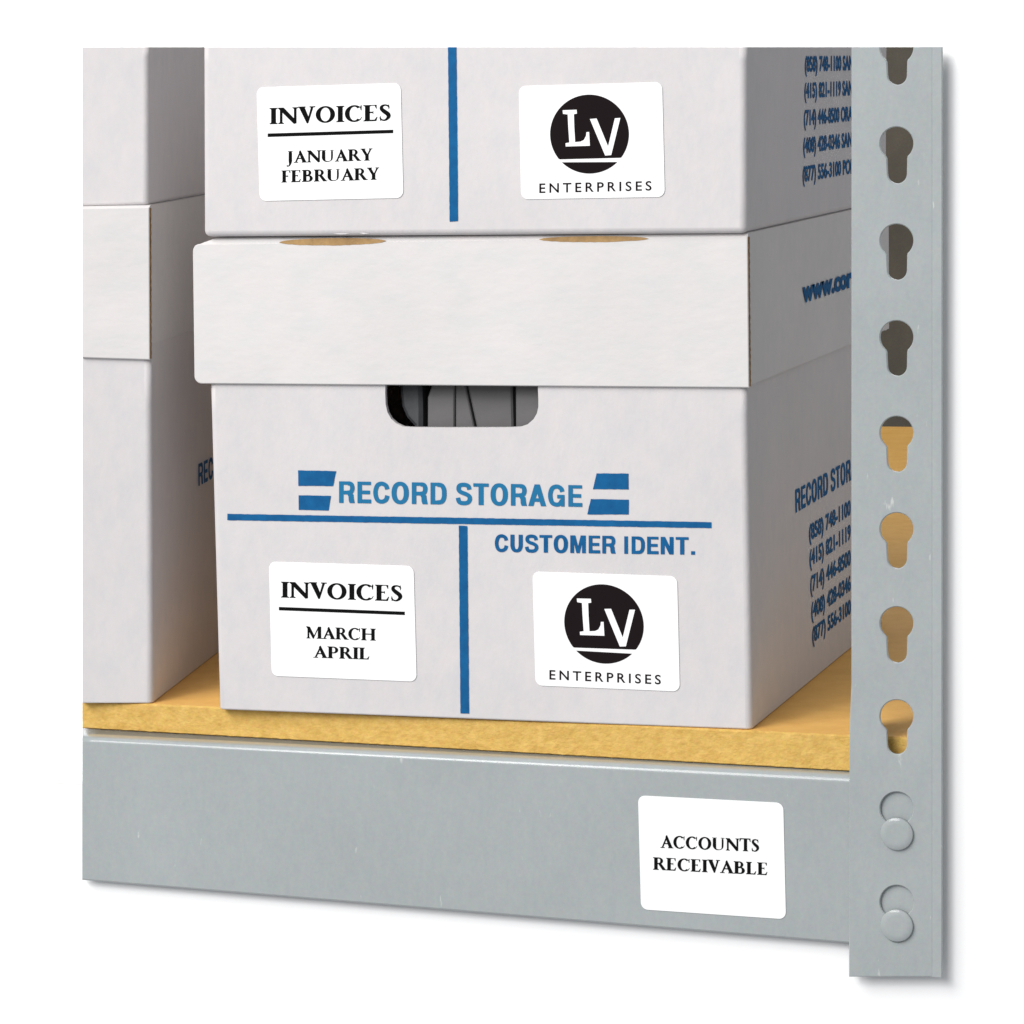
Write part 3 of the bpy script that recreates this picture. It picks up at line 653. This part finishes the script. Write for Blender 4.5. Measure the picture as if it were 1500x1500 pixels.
put_serif('lettering', 'ACCOUNTS', quadmap(BF, (967.4, 1241.9), (1112, 1247.7), (967.4, 1223.6), (1112, 1229.6), .0005), lb, rbase, M['black'])
put_serif('lettering', 'RECEIVABLE', quadmap(BF, (956.5, 1273.9), (1124, 1282), (956.5, 1255.6), (1124, 1263.8), .0005), lb, rbase, M['black'])
# upright
PY = -.0147; PF = Frame((0, PY, 0), (1, 0, 0), (0, -1, 0))
def keyhole(cx, top, bot, r=24.3, rs=14.0):
    cy = top+r; sy = bot-rs; out = []
    a0 = math.degrees(math.acos((rs+2.0)/r))
    for i in range(29):
        a = math.radians(-a0+(180+2*a0)*i/28); out.append((cx+r*math.cos(a), cy-r*math.sin(a)))
    out.append((cx-rs-.2, cy+r*math.sin(math.radians(a0))+3.5))
    for i in range(15):
        a = math.radians(180+180*i/14); out.append((cx+.8+rs*math.cos(a), sy-rs*math.sin(a)))
    out.append((cx+rs+1.2, cy+r*math.sin(math.radians(a0))+3.5)); return out
tops = [(45, 124.2), (186, 268.7), (328.3, 410), (469.8, 550.8), (610, 691.4), (751.2, 832.8), (889, 971), (1025.4, 1105), (1160.2, 1243), (1297, 1380)]
holes = [[PF.xz(*p) for p in keyhole(1313.4, a, b)] for a, b in tops]
outer = [PF.xz(*p) for p in ((1243.4, 1431), (1366.5, 1431), (1366.5, 30), (1247, 30), (1247, 1000), (1244.2, 1070))]
bm = bmesh.new(); plate(bm, outer, holes, lambda x, z, d: V((x, PY+d, z)), .0018, .0005)
# right margin: the sheet is rolled very slightly forward
xa, xb_, xc = [PF.xz(q, 750)[0] for q in (1366.5, 1370.5, 1380.2)]
zt_, zb_ = PF.xz(1370, 30)[1], PF.xz(1370, 1431)[1]
pr = [(xa-.0008, PY+.0003), (xa+.0001, PY-.00005), (xb_, PY-.00015), (xc-.0004, PY-.0003), (xc, PY+.0001), (xc, PY+.0018), (xa-.0008, PY+.0018)]
pr2 = [(x-.0011, y) for x, y in pr]
def sw(z, u): return [bm.verts.new((x, y, z)) for x, y in pr]
dx = PF.xz(1366.5, 1431)[0]-PF.xz(1366.5, 30)[0]
rows = [[bm.verts.new((x-xa+PF.xz(1366.5, 30)[0]+dx*k, y, zt_+(zb_-zt_)*k)) for x, y in pr] for k in (0, .25, .5, .75, 1)]
for a, b in zip(rows, rows[1:]):
    for k in range(7): bm.faces.new((a[k], b[k], b[(k+1) % 7], a[(k+1) % 7])).smooth = False
for c in (rows[0], rows[-1]): bm.faces.new(c)
# return flange of the angle, going back from the left edge
la, lc = PF.xz(1247, 30), PF.xz(1243.4, 1431); zsp = PF.xz(1244.2, 1070)
box(bm, [V((la[0]+.0003, PY+.0005, la[1])), V((la[0]+.0003, PY+.034, la[1])), V((zsp[0]+.001, PY+.034, -.002)), V((zsp[0]+.001, PY+.0005, -.002)),
         V((la[0]+.0021, PY+.0005, la[1])), V((la[0]+.0021, PY+.034, la[1])), V((zsp[0]+.003, PY+.034, -.002)), V((zsp[0]+.003, PY+.0005, -.002))])
section(bm, TOPCUT)
post = link('upright_post', bm, M['steel'], rack, rbase)
for cy in (1221, 1355.2):                    # beam studs hooked into the two lowest keyholes
    bm = bmesh.new(); c = PF.at(1314.2, cy, .0); r = 21.8/2570*1.02; rings = []
    for rr, y in ((1, 0.0010), (1, -.0006), (.985, -.0011), (.96, -.0013), (.6, -.00134), (.3, -.00135)):
        rings.append([bm.verts.new((c.x+r*rr*math.cos(a*math.pi/20), PY-.0004+y, c.z+r*rr*math.sin(a*math.pi/20))) for a in range(40)])
    for a, b in zip(rings, rings[1:]):
        for k in range(40): bm.faces.new((a[k], a[(k+1) % 40], b[(k+1) % 40], b[k])).smooth = True
    bm.faces.new(rings[-1]); bm.faces.new(rings[0])
    sh = [[bm.verts.new((c.x+.0042*math.cos(a*math.pi/10), y, c.z+.0042*math.sin(a*math.pi/10))) for a in range(20)] for y in (PY, -.0124)]
    for k in range(20): bm.faces.new((sh[0][k], sh[0][(k+1) % 20], sh[1][(k+1) % 20], sh[1][k]))
    link('rivet', bm, M['steel'], beam, rbase)

# ------------------------------------------------------------------ behind: dark rear panel of the bay, white backdrops (the near one added for the drop shadow)
YP = 1.62
def atY(x, y, Y): d = ray(x, y); return CAM+d*((Y-CAM.y)/d.y)
a = atY(1235, 300, YP); b = atY(1362, 300, YP)
bm = bmesh.new(); box(bm, [V((-1.3, YP, -.12)), V((.22, YP, -.12)), V((.22, YP, .6)), V((-1.3, YP, .6)), V((-1.3, YP+.01, -.12)), V((.22, YP+.01, -.12)), V((.22, YP+.01, .6)), V((-1.3, YP+.01, .6))])  # unseen width beyond the keyholes added to block backdrop bounce
section(bm, TOPCUT); section(bm, LEFTCUT)
rp = link('rear_panel', bm, M['back'], None, V(((a.x+b.x)/2, YP, 0)))
rp['label'] = 'dark olive-brown panel at the far end of the shelf, seen through the upper keyholes'; rp['category'] = 'panel'

NY = -.0054
xl_ = atY(1352, 700, NY).x
bm = bmesh.new()
outl = [(-.62, -.34), (.26, -.34), (.26, .56), (xl_, .56), (xl_, -.045), (-.62, -.045)]  # added L-shaped board, catches a drop shadow from post and beam
plate(bm, outl, [], lambda x, z, d: V((x, NY+d, z)), .003)
o = link('shadow_board', bm, M['white']); o['kind'] = 'structure'; o['label'] = 'white board added close behind the rack to catch its soft shadow'
bm = bmesh.new(); box(bm, [V((x, y, z)) for y in (2.9, 2.95) for x, z in ((-2.6, -1.6), (.15, -1.6), (.15, 1.9), (-2.6, 1.9))])
o = link('backdrop', bm, M['white']); o['kind'] = 'structure'
